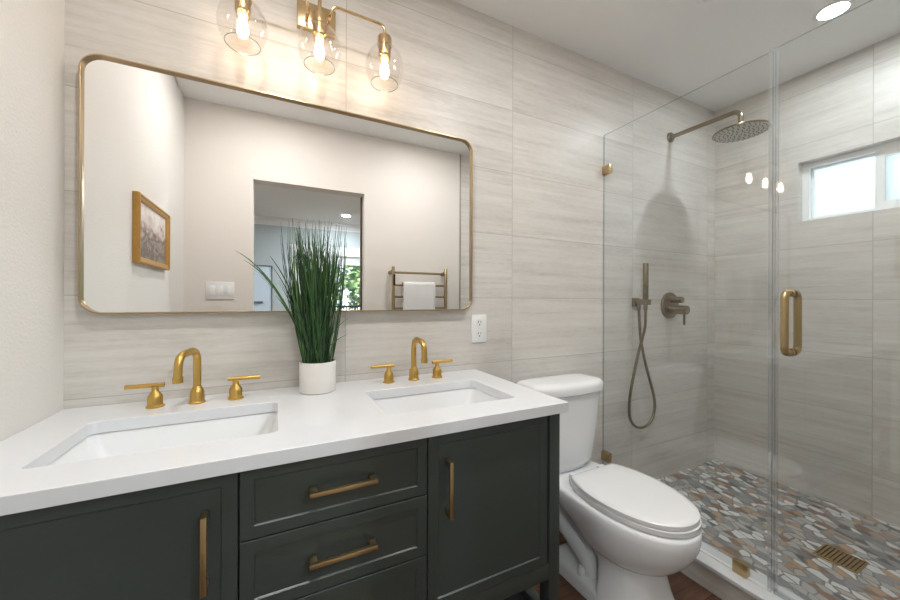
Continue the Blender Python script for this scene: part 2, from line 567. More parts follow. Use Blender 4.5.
# window in the shower wall
win = thing('window_1', 'x', 'window', (XR + 0.06, (WY0 + WY1) / 2, WZ0))
for k in ('label', 'category'): del win[k]
win['kind'] = 'structure'
x0, x1 = XR + 0.055, XR + 0.115
fr = 0.030
obj('window_frame', rect_frame(BM(), 0, WY0, WY1, WZ0, WZ1, fr, x0, x1, 0.018, fr), M['vinyl'], win, False)
def sash(ya, yb, xo, w, wr):
    za, zb = WZ0 + 0.0185, WZ1 - fr - 0.0005
    f = obj('sash', rect_frame(BM(), 0, ya, yb, za, zb, w, xo, xo + 0.024), M['vinyl'], win, False)
    if wr: obj('meeting_stile', box(BM(), (xo + 0.001, ya + w, za + w), (xo + 0.023, ya + w + wr, zb - w)), M['vinyl'], f, False)
    obj('pane', box(BM(), (xo + 0.010, ya + w - 0.003, za + w - 0.003), (xo + 0.014, yb - w + 0.003, zb - w + 0.003)), M['frosted'], f, False)
    return f
sash(-0.775, WY1 - fr - 0.0005, x0 + 0.030, 0.010, 0.030)
sash(WY0 + fr + 0.0005, -0.730, x0 + 0.002, 0.034, 0)

# ------------------------------------------------------------------ the bedroom seen through the doorway
BY = -5.13
struct('floor_bedroom', box(BM(), (-2.0, BY - 0.12, -0.1), (4.6, YF - 0.12, 0.0)), M['bed_floor'])
struct('ceiling_bedroom', box(BM(), (-2.0, BY - 0.12, H), (4.6, YF - 0.12, H + 0.1)), M['ceiling'])
struct('wall_bedroom_left', box(BM(), (-2.1, BY, 0), (-2.0, YF - 0.12, H)), M['bed_wall'])
struct('wall_bedroom_right', box(BM(), (4.6, BY, 0), (4.7, YF - 0.12, H)), M['bed_wall'])
struct('wall_bedroom_near', box(BM(), (-2.0, YF - 0.14, 0), (-0.12, YF - 0.12, H)), M['bed_wall'])
struct('wall_bedroom_side', box(BM(), (XR + 0.14, YF - 0.14, 0), (4.6, YF - 0.12, H)), M['bed_wall'])
BX0, BX1, BZ0, BZ1 = 0.86, 2.7, 0.30, 1.975
bm = BM()
for lo, hi in (((-2.0, BY - 0.12, 0), (BX0, BY, H)), ((BX1, BY - 0.12, 0), (4.6, BY, H)),
               ((BX0, BY - 0.12, 0), (BX1, BY, BZ0)), ((BX0, BY - 0.12, BZ1), (BX1, BY, H))):
    box(bm, lo, hi)
struct('wall_bedroom_far', bm, M['bed_wall'])
# crown moulding
prof = [(0, 0), (0, -0.12), (0.015, -0.12), (0.02, -0.10), (0.05, -0.05), (0.085, -0.025), (0.09, 0)]
bm = BM()
loft(bm, [[(x, BY + d, H + z) for d, z in prof] for x in (-2.0, 4.6)])
struct('trim_3', bm, M['white_trim'])
win = thing('window_2', 'x', 'window', (1.78, BY, BZ0))
for k in ('label', 'category'): del win[k]
win['kind'] = 'structure'
bm = BM()
w = 0.10
for lo, hi in (((BX0 - w, BY, BZ1 - 0.01), (BX1 + w, BY + 0.025, BZ1 + 0.135)), ((BX0 - w, BY, BZ0 - 0.1), (BX0, BY + 0.02, BZ1)), ((BX1, BY, BZ0 - 0.1), (BX1 + w, BY + 0.02, BZ1)),
               ((BX0 - w, BY, BZ0 - 0.10), (BX1 + w, BY + 0.02, BZ0))):
    box(bm, lo, hi, 0.003)
box(bm, (BX0 - w - 0.02, BY, BZ1 + 0.12), (BX1 + w + 0.02, BY + 0.04, BZ1 + 0.15), 0.004)
obj('window_casing', bm, M['white_trim'], win)
bm = BM()
rect_frame(bm, 1, BX0, BX1, BZ0, BZ1, 0.06, BY - 0.08, BY - 0.04)
box(bm, (1.20, BY - 0.078, BZ0 + 0.06), (1.29, BY - 0.042, BZ1 - 0.06))
obj('sash_frame', bm, M['vinyl'], win, False)
obj('pane', box(BM(), (BX0 + 0.03, BY - 0.062, BZ0 + 0.03), (BX1 - 0.03, BY - 0.058, BZ1 - 0.03)), M['pane'], win, False)
bm = BM()
for i in range(9):
    box(bm, (BX0 + 0.01, BY - 0.034, BZ1 - 0.02 - 0.017 * i), (BX1 - 0.01, BY - 0.008, BZ1 - 0.006 - 0.017 * i), 0.002, 1)
b = obj('roller_shade', bm, M['white_trim'], win)

# ------------------------------------------------------------------ outdoors beyond the bedroom window
ground = struct('ground', box(BM(), (-14, -24, -1.1), (16, BY - 0.2, -1.0)), plain('garden_ground', c(96, 112, 72), 0.9, 0, 0.2, 2, 0.2))
rail = thing('balcony_railing', 'dark metal balcony railing seen outside the bedroom window in the mirror', 'railing', (1.7, BY - 1.2, -1.0))
bm = BM(); box(bm, (-1.0, BY - 1.22, 1.03), (4.4, BY - 1.18, 1.07), 0.004); obj('handrail', bm, M['railing'], rail)
bm = BM(); box(bm, (-1.0, BY - 1.215, 0.05), (4.4, BY - 1.185, 0.08)); obj('bottom_rail', bm, M['railing'], rail)
for i in range(46):
    x = -0.95 + i * 0.118
    if i % 9 == 0:
        obj('post', box(BM(), (x - 0.02, BY - 1.22, -1.0), (x + 0.02, BY - 1.18, 1.03)), M['railing'], rail, False)
    else:
        obj('baluster', box(BM(), (x - 0.007, BY - 1.207, 0.08), (x + 0.007, BY - 1.193, 1.03)), M['railing'], rail, False)

def tree(loc, rad, h, n, label):
    t = thing('leafy_tree', label, 'tree', loc, 'trees outside the bedroom window')
    L = Vector(loc)
    bm = BM()
    tube(bm, smooth_path([L, L + Vector((0.06, 0.03, h * 0.35)), L + Vector((-0.03, 0.05, h * 0.7)), L + Vector((0.02, 0, h * 0.95))], 5), [0.13 - 0.10 * i / 15 for i in range(16)], 10)
    for i in range(7):
        a = i * 2.4
        s = L + Vector((0, 0.03, h * (0.4 + 0.06 * i)))
        tube(bm, [s, s + Vector((math.cos(a), math.sin(a), 0.6)) * rad * 0.35, s + Vector((math.cos(a), math.sin(a), 0.8)) * rad * 0.75], [0.05, 0.035, 0.012], 7)
    obj('trunk', bm, M['bark'], t)
    bm = BM()
    clumps = []
    for i in range(16):
        a = random.uniform(0, 2 * PI); rr = rad * random.uniform(0.1, 0.75)
        clumps.append((L + Vector((rr * math.cos(a), rr * math.sin(a), h * random.uniform(0.25, 1.0))), rad * random.uniform(0.3, 0.5)))
    for i in range(n):
        cc, cr = random.choice(clumps)
        d = Vector((random.gauss(0, 1), random.gauss(0, 1), random.gauss(0, 1))).normalized()
        p = cc + d * cr * random.uniform(0.75, 1.0)
        a = Vector((random.gauss(0, 1), random.gauss(0, 1), random.gauss(0, 0.5))).normalized()
        b = a.cross(d + Vector((random.gauss(0, 0.5),) * 3)).normalized()
        s = random.uniform(0.09, 0.16)
        q = [p - a * s, p - b * s * 0.45 + d * 0.01, p + a * s, p + b * s * 0.45 + d * 0.01]
        bm.faces.new([bm.verts.new(x) for x in q])
    me_o = obj('foliage', bm, M['leaf'], t, False)
    return t
tree((0.6, BY - 4.6, -1.0), 1.5, 4.6, 5200, 'leafy green tree behind the railing, left part of the bedroom window in the mirror')
tree((4.1, BY - 4.6, -1.0), 1.6, 4.2, 5200, 'pale green tree behind the railing, right edge of the bedroom window in the mirror')
tree((2.5, BY - 9.6, -1.0), 2.8, 6.6, 9000, 'taller tree standing behind the two nearer trees outside the bedroom window')

# framed pale panel on the bedroom far wall
t = thing('wall_panel', 'pale blue framed panel on the bedroom wall, seen in the mirror left of the grass plant', 'wall art', (0.15, BY, 0.9))
bm = BM()
rect_frame(bm, 1, -0.25, 0.485, 0.9, 1.75, 0.015, BY, BY + 0.03)
obj('panel_frame', bm, M['mat_board'], t, False)
obj('panel_face', box(BM(), (-0.236, BY + 0.002, 0.914), (0.471, BY + 0.018, 1.736)), M['art_panel'], t, False)
obj('ledge', box(BM(), (-0.236, BY + 0.018, 1.135), (0.35, BY + 0.045, 1.165), 0.002), M['mat_board'], t, False)

# ------------------------------------------------------------------ downlights
def downlight(x, y, mat, label, r=0.066, group='recessed ceiling downlights'):
    t = thing('recessed_downlight', label, 'ceiling light', (x, y, H), group)
    obj('trim_ring', lathe(BM(), [(r + 0.016, 0.0), (r + 0.016, -0.003), (r + 0.010, -0.006), (r, -0.005), (r, 0.0)], (x, y, H), seg=40), M['white_trim'], t)
    obj('lens', lathe(BM(), [(r, -0.001), (r, -0.0045), (r * 0.6, -0.006), (0.001, -0.0062)], (x, y, H), seg=40), mat, t)
    return t
downlight(2.848, -0.733, M['lens_shower'], 'lit round downlight in the ceiling above the shower', 0.050)
downlight(1.62, -0.90, M['lens_room'], 'round downlight in the ceiling in front of the toilet')
downlight(0.55, -0.90, M['lens_room'], 'unseen fill downlight added to the ceiling in front of the vanity')  # out-of-frame lamp added as fill for the left wall and vanity front
downlight(1.539, -4.40, M['lens_bed'], 'small lit downlight in the bedroom ceiling, seen in the mirror', 0.06)
downlight(-0.3, -3.0, M['lens_bed'], 'unseen fill downlight added to the bedroom ceiling left of the doorway', 0.06)  # never in view, added only to brighten the bedroom
downlight(1.6, -2.6, M['lens_bed'], 'unseen fill downlight added to the bedroom ceiling near the doorway', 0.06)  # another added lamp, out of view, lifting the bedroom light

# ceiling exhaust vent
vx1, vy1 = 2.285, -0.485
t = thing('exhaust_vent', 'white square exhaust fan grille in the ceiling beside the shower', 'vent', (vx1 - 0.14, vy1 - 0.14, H))
obj('vent_cover', box(BM(), (vx1 - 0.28, vy1 - 0.28, H - 0.014), (vx1, vy1, H), 0.006), M['white_trim'], t)
bm = BM()
for i in range(9):
    box(bm, (vx1 - 0.25, vy1 - 0.252 + i * 0.027, H - 0.018), (vx1 - 0.03, vy1 - 0.237 + i * 0.027, H - 0.013), 0.001, 1)
obj('vent_grille', bm, M['plastic'], t)

# ------------------------------------------------------------------ vanity cabinet
FY = -0.562          # front plane of doors and legs
van = thing('vanity_cabinet', 'dark green-grey double vanity cabinet with gold pulls under the white countertop', 'cabinet', (0.686, -0.28, 0))
VX0, VX1 = 0.010, 1.362
DB = 0.376
obj('cabinet_body', box(BM(), (VX0 + 0.03, FY + 0.020, 0.325), (VX1 - 0.012, -0.004, 0.66)), M['cabinet_gap'], van, False)
bm = BM()       # side panels and back, hollow round the basins
box(bm, (VX0 + 0.006, FY + 0.04, 0.33), (VX0 + 0.024, -0.004, 0.844)); box(bm, (VX1 - 0.024, FY + 0.04, 0.33), (VX1 - 0.006, -0.004, 0.844))
box(bm, (VX0 + 0.02, -0.020, 0.33), (VX1 - 0.02, -0.004, 0.844)); box(bm, (0.10, FY + 0.021, 0.655), (1.30, FY + 0.032, 0.842))
obj('side_panels', bm, M['cabinet'], van, False)
LW = 0.041
for x in (VX0, VX1 - LW):
    for y in (FY, -0.050):
        obj('leg', box(BM(), (x, y, 0), (x + LW, y + 0.045, 0.8445), 0.0015), M['cabinet'], van)
obj('bottom_rail', box(BM(), (VX0 + LW, FY + 0.002, 0.323), (VX1 - LW, FY + 0.022, 0.3735), 0.0015), M['cabinet'], van)
bm = BM()
box(bm, (VX0 + LW - 0.001, FY + 0.004, 0.168), (VX1 - LW + 0.001, FY + 0.034, 0.200), 0.0015)
box(bm, (VX0 + LW - 0.001, -0.045, 0.168), (VX1 - LW + 0.001, -0.015, 0.200), 0.0015)
box(bm, (VX0 + 0.008, FY + 0.044, 0.168), (VX0 + 0.042, -0.049, 0.200), 0.0015)
box(bm, (VX1 - 0.042, FY + 0.044, 0.168), (VX1 - 0.008, -0.049, 0.200), 0.0015)
s = obj('lower_shelf', bm, M['cabinet'], van)
obj('shelf_board', box(BM(), (VX0 + 0.04, FY + 0.03, 0.172), (VX1 - 0.04, -0.04, 0.184)), M['cabinet_gap'], s, False)

def shaker(x0, x1, z0, z1, fw, th=0.019):
    """front with a slim frame and a recessed panel (bevelled step)"""
    bm = BM()
    def ring(i, y): return [(x0 + i, y, z0 + i), (x1 - i, y, z0 + i), (x1 - i, y, z1 - i), (x0 + i, y, z1 - i)]
    yb = FY + th
    e = 0.0012
    rings = [ring(0, yb), ring(0, FY + e), ring(e, FY), ring(fw, FY), ring(fw + 0.0025, FY + 0.0040)]
    loft(bm, rings, True, True)
    return bm

def pull(parent, p, length, vertical):
    """square bar on two posts, p = centre on the front plane"""
    x, z = p
    L = length / 2
    bm = BM()
    if vertical:
        box(bm, (x - 0.005, FY - 0.032, z - L), (x + 0.005, FY - 0.022, z + L), 0.0008)
        for s_ in (-1, 1):
            zz = z + s_ * (L - 0.008)
            box(bm, (x - 0.005, FY - 0.024, zz - 0.008), (x + 0.005, FY, zz + 0.008), 0.0008)
    else:
        box(bm, (x - L, FY - 0.032, z - 0.005), (x + L, FY - 0.022, z + 0.005), 0.0008)
        for s_ in (-1, 1):
            xx = x + s_ * (L - 0.008)
            box(bm, (xx - 0.008, FY - 0.024, z - 0.005), (xx + 0.008, FY, z + 0.005), 0.0008)
    h = obj('handle', bm, M['pull'], parent)
    h['label'] = 'brushed gold bar pull'
    return h
zt = 0.842
dl = obj('door', shaker(VX0 + LW + 0.003, 0.483, DB, zt, 0.028), M['cabinet'], van, False)
pull(dl, (0.4285, 0.698), 0.152, True)
dr = obj('door', shaker(0.9105, VX1 - LW - 0.009, DB, zt, 0.028), M['cabinet'], van, False)
pull(dr, (0.964, 0.699), 0.148, True)
for z0, z1 in ((0.691, zt), (0.534, 0.688), (DB, 0.531)):
    d_ = obj('drawer', shaker(0.4865, 0.9072, z0, z1, 0.026), M['cabinet'], van, False)
    pull(d_, (0.695, (z0 + z1) / 2 + 0.003), 0.149, False)

# countertop with two rectangular cutouts
SY0, SY1 = -0.466, -0.182
S1 = (0.122, 0.557); S2 = (0.831, 1.264)
bm = BM()
slab_with_holes(bm, [(0.001, -D), (1.379, -D), (1.379, -0.001), (0.001, -0.001)], [rrect(a, b, SY0, SY1, 0.018, 5)[::-1] for a, b in (S1, S2)], 0.845, HC)
top = obj('countertop', bm, M['quartz'], None, True, 30, loc=(0.69, -0.29, 0.845))
tag(top, 'white quartz vanity countertop with two sink cutouts', 'countertop')
bv = top.modifiers.new('edge', 'BEVEL'); bv.width = 0.0018; bv.segments = 2; bv.limit_method = 'ANGLE'; bv.angle_limit = math.radians(50)

def sink(a, b, label):
    t = thing('undermount_sink', label, 'sink', ((a + b) / 2, (SY0 + SY1) / 2, 0.70), 'undermount sinks in the vanity top')
    bm = BM()
    def R(i, z, r, back=0.0, side=0.0):
        return [(x, y, z) for x, y in rrect(a - i - 0.0 + side, b + i - side, SY0 - i, SY1 + i - back, r, 6)]
    zb = 0.715
    inner = [R(0.012, 0.844, 0.024), R(0.004, 0.8435, 0.022), R(0.002, 0.838, 0.022), R(-0.004, 0.80, 0.028, 0, 0.006), R(-0.018, 0.745, 0.04, 0, 0.022), R(-0.032, 0.725, 0.05, 0, 0.036), R(-0.055, 0.719, 0.05, 0, 0.05), R(-0.10, 0.716, 0.02, 0, 0.08)]
    outer = [R(-0.10, 0.702, 0.02, 0, 0.08), R(-0.03, 0.706, 0.05, 0, 0.03), R(0.004, 0.74, 0.04), R(0.012, 0.80, 0.024)]
    loft(bm, inner + outer + [inner[0]], False, False)
    vv = list(bm.verts)
    # close the bottom: fill the middle of the inner and the outer floor
    n_ = len(inner[0])
    bm.verts.ensure_lookup_table()
    bmesh.ops.remove_doubles(bm, verts=bm.verts[:], dist=1e-6)
    obj('basin', bm, M['porcelain'], t)
    cx, cy = (a + b) / 2, (SY0 + SY1) / 2
    obj('drain', lathe(BM(), [(0.028, 0.7165), (0.028, 0.719), (0.022, 0.720), (0.018, 0.7185), (0.001, 0.7185)], (cx, cy, 0)), M['gold'], t)
    return t
sink(*S1, 'left undermount sink, white basin nearest the left wall')
sink(*S2, 'right undermount sink, white basin nearest the toilet')

# faucets
def faucet(xc, y, label, turn=0.0):
    t = thing('widespread_faucet', label, 'faucet', (xc, y, HC), 'brushed gold faucets on the vanity')
    bm = BM()
    lathe(bm, [(0.0225, 0), (0.0225, 0.004), (0.0195, 0.007), (0.0185, 0.034), (0.016, 0.040), (0.0115, 0.050), (0.0105, 0.052)], (xc, y, HC))
    z1 = HC + 0.166
    sn, cn = math.sin(turn), math.cos(turn)
    path = bend_path([(xc, y, HC + 0.045), (xc, y, z1), (xc - 0.108 * sn, y - 0.108 * cn, z1 - 0.006), (xc - 0.114 * sn, y - 0.114 * cn, HC + 0.10)], 0.042, 10)
    tube(bm, path, 0.0105, 18)
    sp = obj('spout', bm, M['gold'], t)
    obj('aerator', lathe(BM(), [(0.0118, 0.0), (0.0125, -0.003), (0.0125, -0.018), (0.009, -0.018), (0.009, -0.014)], (xc - 0.1135 * sn, y - 0.1135 * cn, HC + 0.104)), M['gold'], sp)
    for s_ in (-1, 1):
        hx = xc + s_ * 0.1025
        bm = BM()
        lathe(bm, [(0.0225, 0), (0.0225, 0.004), (0.0185, 0.007), (0.0185, 0.030), (0.016, 0.036), (0.009, 0.046), (0.0078, 0.060)], (hx, y, HC))
        h = obj('handle', bm, M['gold'], t)
        bm = BM()
        z = HC + 0.064
        tube(bm, [(hx - s_ * 0.022, y, z), (hx - s_ * 0.0215, y, z), (hx + s_ * 0.0695, y, z), (hx + s_ * 0.07, y, z)], [0.0055, 0.0066, 0.0066, 0.0055], 14)
        obj('lever', bm, M['gold'], h)
    return t
faucet(0.334, -0.088, 'brushed gold widespread faucet behind the left sink, left of the grass plant', 0.23)
faucet(1.047, -0.082, 'brushed gold widespread faucet behind the right sink, under the outlet')

# ------------------------------------------------------------------ potted grass
PX, PY = 0.684, -0.098
pl = thing('potted_grass', 'tall green artificial grass in a white ceramic pot between the two sinks', 'plant', (PX, PY, HC))
bm = BM()
lathe(bm, [(0.0, 0.0), (0.055, 0.0), (0.0595, 0.003), (0.0600, 0.102), (0.0590, 0.105), (0.0565, 0.105), (0.0555, 0.102), (0.0545, 0.085), (0.0, 0.085)], (PX, PY, HC), seg=48, caps=False)
obj('pot', bm, M['ceramic'], pl)
obj('soil', lathe(BM(), [(0.0545, 0.084), (0.0545, 0.090), (0.03, 0.094), (0.001, 0.095)], (PX, PY, HC), seg=24), M['soil'], pl)
bm = BM()
def blade(base, tip, bow, w, n=9, droop=None):
    base = Vector(base); tip = Vector(tip)
    ctl = base.lerp(tip, 0.5) + Vector(bow)
    pts = [base * (1 - t_) ** 2 + ctl * 2 * t_ * (1 - t_) + tip * t_ * t_ for t_ in [i / n for i in range(n + 1)]]
    a = random.uniform(0, 2 * PI)
    side = Vector((math.cos(a), math.sin(a), 0))
    prev = None
    for i, p in enumerate(pts):
        u = i / n
        ww = w * (0.9 + 0.5 * u) * (1 - u ** 1.8) + 0.0004
        d = (pts[min(i + 1, n)] - pts[max(i - 1, 0)]).normalized()
        sd = (side - d * side.dot(d)).normalized()
        nn = d.cross(sd)
        row = [bm.verts.new(p - sd * ww), bm.verts.new(p + nn * ww * 0.35), bm.verts.new(p + sd * ww)]
        if prev:
            for k in range(2):
                bm.faces.new((prev[k], prev[k + 1], row[k + 1], row[k]))
        prev = row
for i in range(270):
    r = 0.047 * math.sqrt(random.random()); a = random.uniform(0, 2 * PI)
    b = (PX + r * math.cos(a), PY + r * math.sin(a), HC + 0.088)
    tall = i % 5 < 3
    hgt = random.uniform(0.40, 0.525) if tall else random.uniform(0.20, 0.42)
    out = random.uniform(-1, 1)
    tx = PX - 0.004 + 0.55 * r * math.cos(a) + out * 0.088 * (hgt / 0.5) ** 0.7 + random.gauss(0, 0.012)
    ty = PY + 0.6 * r * math.sin(a) + random.gauss(0, 0.02)
    tx = max(min(tx, PX + 0.092), PX - 0.125)
    ty = max(min(ty, -0.045), -0.18)
    bx_ = (tx - PX) * 0.22
    blade(b, (tx, ty, HC + 0.088 + hgt * (1 - 0.35 * abs(tx - PX))), (bx_ + random.gauss(0, 0.006), random.gauss(0, 0.006), random.uniform(0, 0.03)), random.uniform(0.0014, 0.0028) * (0.75 if tall else 1.0))
# the few blades that arch to the left, and low ones at the right
for tip, bow, w in (((0.440, -0.16, 1.345), (0.012, 0, 0.125), 0.0034), ((0.470, -0.17, 1.30), (0.02, 0, 0.11), 0.0028), ((0.535, -0.20, 1.33), (0.02, 0, 0.07), 0.0030), ((0.55, -0.15, 1.21), (0.0, 0, 0.06), 0.0024),
                    ((0.775, -0.15, 1.075), (0.0, 0, 0.03), 0.0018), ((0.783, -0.12, 1.13), (0.0, 0, 0.04), 0.0016), ((0.56, -0.12, 1.26), (0.01, 0, 0.05), 0.0024)):
    blade((PX - 0.02, PY - 0.012, HC + 0.09), tip, bow, w, 14)
obj('grass_blades', bm, M['blade'], pl, True, 80)

# ------------------------------------------------------------------ mirror
X0, X1, Z0, Z1 = 0.0405, 1.346, 1.151, 1.915
mir = thing('wall_mirror', 'large rounded rectangular wall mirror in a thin brass frame above the vanity', 'mirror', (0.693, 0, Z0))
bm = BM()
n_ = 8
fw = 0.0052
def rr(i, y): return [(x, y, z) for x, z in rrect(X0 + i, X1 - i, Z0 + i, Z1 - i, 0.052 - i, n_)]
loft(bm, [rr(0, -0.001), rr(0, -0.031), rr(0.001, -0.0325), rr(fw - 0.001, -0.0325), rr(fw, -0.0315), rr(fw, -0.019), rr(fw, -0.001), rr(0, -0.001)], False, False)
bmesh.ops.remove_doubles(bm, verts=bm.verts[:], dist=1e-6)
obj('mirror_frame', bm, M['frame_gold'], mir)
bm = BM()
loft(bm, [rr(fw - 0.0005, -0.004), rr(fw - 0.0005, -0.020)], True, True)
obj('mirror_glass', bm, M['mirror'], mir, False)

# ------------------------------------------------------------------ vanity light
LX, LY, LZ = 0.684, -0.12, 2.063
lamp = thing('vanity_light', 'brass three-globe wall light with lit bulbs above the mirror', 'wall light', (LX, 0, 2.22))
obj('back_plate', box(BM(), (LX - 0.067, -0.022, 2.192), (LX + 0.067, 0, 2.288), 0.003), M['lamp_gold'], lamp)
for k in (-1, 0, 1):
    gx = LX + k * 0.229
    bm = BM()
    if k:
        x0 = LX + k * 0.036
        path = bend_path([(x0, -0.02, 2.212), (x0, -0.05, 2.212), (x0, LY + 0.01, 2.190), (x0 + k * 0.008, LY, 2.226), (gx, LY, 2.222), (gx, LY, LZ + 0.09)], 0.024, 8)
        tube(bm, path, 0.0052, 12)
    else:
        tube(bm, [(gx, -0.02, 2.205), (gx, LY, 2.205)], 0.0065, 12)
        tube(bm, [(gx, LY, LZ + 0.09), (gx, LY, 2.232), (gx, LY, 2.238)], [0.0065, 0.0065, 0.003], 12)
    obj('arm', bm, M['lamp_gold'], lamp)
    obj('socket', lathe(BM(), [(0.007, 0.116), (0.0245, 0.114), (0.0258, 0.110), (0.0258, 0.079), (0.0225, 0.078), (0.0225, 0.044), (0.0205, 0.042), (0.0185, 0.026), (0.001, 0.026)], (gx, LY, LZ)), M['lamp_gold'], lamp)
    R_ = 0.0715
    prof = []
    for i in range(25):
        a = math.radians(20.5 + (136 - 20.5) * i / 24)
        prof.append((R_ * math.sin(a), R_ * 1.17 * math.cos(a)))
    inn = [(r * 0.975, h * 0.975) for r, h in reversed(prof)]
    bm = BM()
    lathe(bm, prof + inn + [prof[0]], (gx, LY, LZ), seg=40, caps=False)
    bmesh.ops.remove_doubles(bm, verts=bm.verts[:], dist=1e-6)
    gg = obj('glass_globe', bm, M['globe'], lamp)
    r_, h_ = prof[-1]
    obj('globe_rim', lathe(BM(), [(r_ - 0.0012, h_ - 0.001), (r_ + 0.0006, h_ - 0.0012), (r_ + 0.0006, h_ + 0.0006), (r_ - 0.0012, h_ + 0.0006), (r_ - 0.0012, h_ - 0.001)], (gx, LY, LZ), seg=48, caps=False), M['glass_edge'], gg)
    obj('bulb', lathe(BM(), [(0.010, 0.026), (0.0105, 0.018), (0.013, 0.006), (0.0165, -0.010), (0.0165, -0.021), (0.012, -0.034), (0.0045, -0.040), (0.0005, -0.041)], (gx, LY, LZ), seg=20), M['bulb'], lamp)

# ------------------------------------------------------------------ outlet on the tile
ox, oz = 1.397, 1.0645
t = thing('wall_outlet', 'white duplex wall outlet on the tile right of the mirror', 'outlet', (ox, 0, oz))
obj('cover_plate', box(BM(), (ox - 0.0405, -0.006, oz - 0.064), (ox + 0.0405, 0, oz + 0.064), 0.002), M['plastic'], t)
for s_ in (1, -1):
    z = oz + s_ * 0.0265
    pts = rrect(ox - 0.017, ox + 0.017, z - 0.018, z + 0.018, 0.012, 5)
    bm = BM(); loft(bm, [[(x, -0.006, q) for x, q in pts], [(x, -0.0085, q) for x, q in pts]])
    rc = obj('receptacle', bm, M['plastic'], t)
    bm = BM()
    box(bm, (ox - 0.0085, -0.0090, z), (ox - 0.0055, -0.0083, z + 0.010)); box(bm, (ox + 0.0055, -0.0090, z + 0.001), (ox + 0.0085, -0.0083, z + 0.009))
    lathe(bm, [(0.0035, 0), (0.0035, 0.0006)], (ox, -0.0084, z - 0.008), (0, -1, 0), 12)
    obj('slots', bm, M['slot'], rc)
obj('screw', lathe(BM(), [(0.003, 0), (0.003, 0.001), (0.001, 0.0015)], (ox, -0.006, oz), (0, -1, 0), 12), M['plastic'], t)

# ------------------------------------------------------------------ toilet
TX = 1.812
toi = thing('toilet', 'white two-piece toilet with closed lid between the vanity and the shower', 'toilet', (TX, -0.36, 0))
def egg(z, yf, yb, a, yc=None, pf=2.0, pb=2.0, n=48):
    """outline: front half-superellipse to yf, back half to yb, half width a"""
    if yc is None: yc = (yf + yb) / 2
    out = []
    for k in range(n):
        th = 2 * PI * k / n
        cx, sy = math.cos(th), math.sin(th)
        p_ = pf if sy < 0 else pb
        x = a * math.copysign(abs(cx) ** (2 / p_), cx)
        y = yc + (abs(yf - yc) if sy < 0 else abs(yb - yc)) * math.copysign(abs(sy) ** (2 / p_), sy)
        out.append((TX + x, y, z))
    return out
bm = BM()
# bowl: pedestal, bulge and rim
loft(bm, [egg(0.0, -0.650, -0.40, 0.145, -0.48, 2.6, 6), egg(0.02, -0.646, -0.40, 0.141, -0.48, 2.6, 6), egg(0.10, -0.612, -0.41, 0.124, -0.48, 2.4, 6), egg(0.165, -0.597, -0.40, 0.115, -0.47, 2.3, 5),
          egg(0.208, -0.596, -0.37, 0.114, -0.46, 2.2, 4), egg(0.211, -0.602, -0.36, 0.119, -0.46, 2.2, 4), egg(0.217, -0.622, -0.33, 0.133, -0.45, 2.1, 3), egg(0.230, -0.642, -0.30, 0.145, -0.45, 2.1, 2.8), egg(0.255, -0.666, -0.26, 0.157, -0.45, 2.05, 2.6),
          egg(0.29, -0.694, -0.19, 0.170, -0.45, 2.05, 2.6), egg(0.33, -0.712, -0.10, 0.178, -0.45, 2.1, 2.9), egg(0.36, -0.718, -0.05, 0.181, -0.45, 2.1, 3.2), egg(0.388, -0.720, -0.045, 0.181, -0.45, 2.1, 3.3), egg(0.396, -0.716, -0.048, 0.177, -0.45, 2.1, 3.3),
          egg(0.400, -0.70, -0.055, 0.167, -0.45, 2.1, 3.3)])
# foot slab behind the pedestal
def foot(z, w, yb): return [(TX + x, y, z) for x, y in rrect(-w, w, -0.52, yb, 0.03, 5)]
loft(bm, [foot(0.0, 0.142, -0.15), foot(0.035, 0.139, -0.155), foot(0.05, 0.132, -0.16), foot(0.058, 0.118, -0.17), foot(0.062, 0.06, -0.19)])
# web between the trapway reliefs
loft(bm, [[(TX + x, y, z) for x, y in rrect(-w, w, -0.45, yb, 0.03, 4)] for z, w, yb in ((0.03, 0.062, -0.24), (0.12, 0.060, -0.16), (0.25, 0.062, -0.09), (0.34, 0.10, -0.07), (0.38, 0.13, -0.06))])
# trapway relief on both sides
for s_ in (-1, 1):
    x = TX + s_ * 0.062
    tube(bm, smooth_path([(TX + s_ * 0.05, -0.17, 0.36), (x, -0.135, 0.30), (x + s_ * 0.004, -0.145, 0.235), (x + s_ * 0.006, -0.20, 0.18), (x + s_ * 0.008, -0.275, 0.145), (x + s_ * 0.008, -0.335, 0.105), (x, -0.355, 0.04)], 6), 0.044, 18)
obj('bowl', bm, M['porcelain'], toi, True, 50)
for s_ in (-1, 1):
    obj('bolt_cap', lathe(BM(), [(0.016, 0.0), (0.0155, 0.035), (0.012, 0.042), (0.001, 0.044)], (TX + s_ * 0.112, -0.335, 0.045), seg=20), M['seat_plastic'], toi)
def cut(z, yf, a, clip):      # seat outline with a straight rear edge
    return [(x + 0.010, min(y, clip), z_) for x, y, z_ in egg(z, yf, -0.195, a, -0.45, 2.15, 2.0, 64)]
bm = BM()
loft(bm, [cut(0.4050, -0.711, 0.175, -0.266), cut(0.4057, -0.712, 0.176, -0.265), cut(0.4218, -0.712, 0.176, -0.265), cut(0.4225, -0.711, 0.175, -0.266)])
obj('seat_ring', bm, M['seat_plastic'], toi, True, 50)
bm = BM()
loft(bm, [cut(0.4265, -0.706, 0.174, -0.279), cut(0.4272, -0.707, 0.175, -0.278), cut(0.440, -0.707, 0.175, -0.278), cut(0.4445, -0.701, 0.169, -0.283), cut(0.4475, -0.678, 0.150, -0.295), cut(0.4495, -0.58, 0.09, -0.35)])
obj('lid', bm, M['seat_plastic'], toi, True, 50)
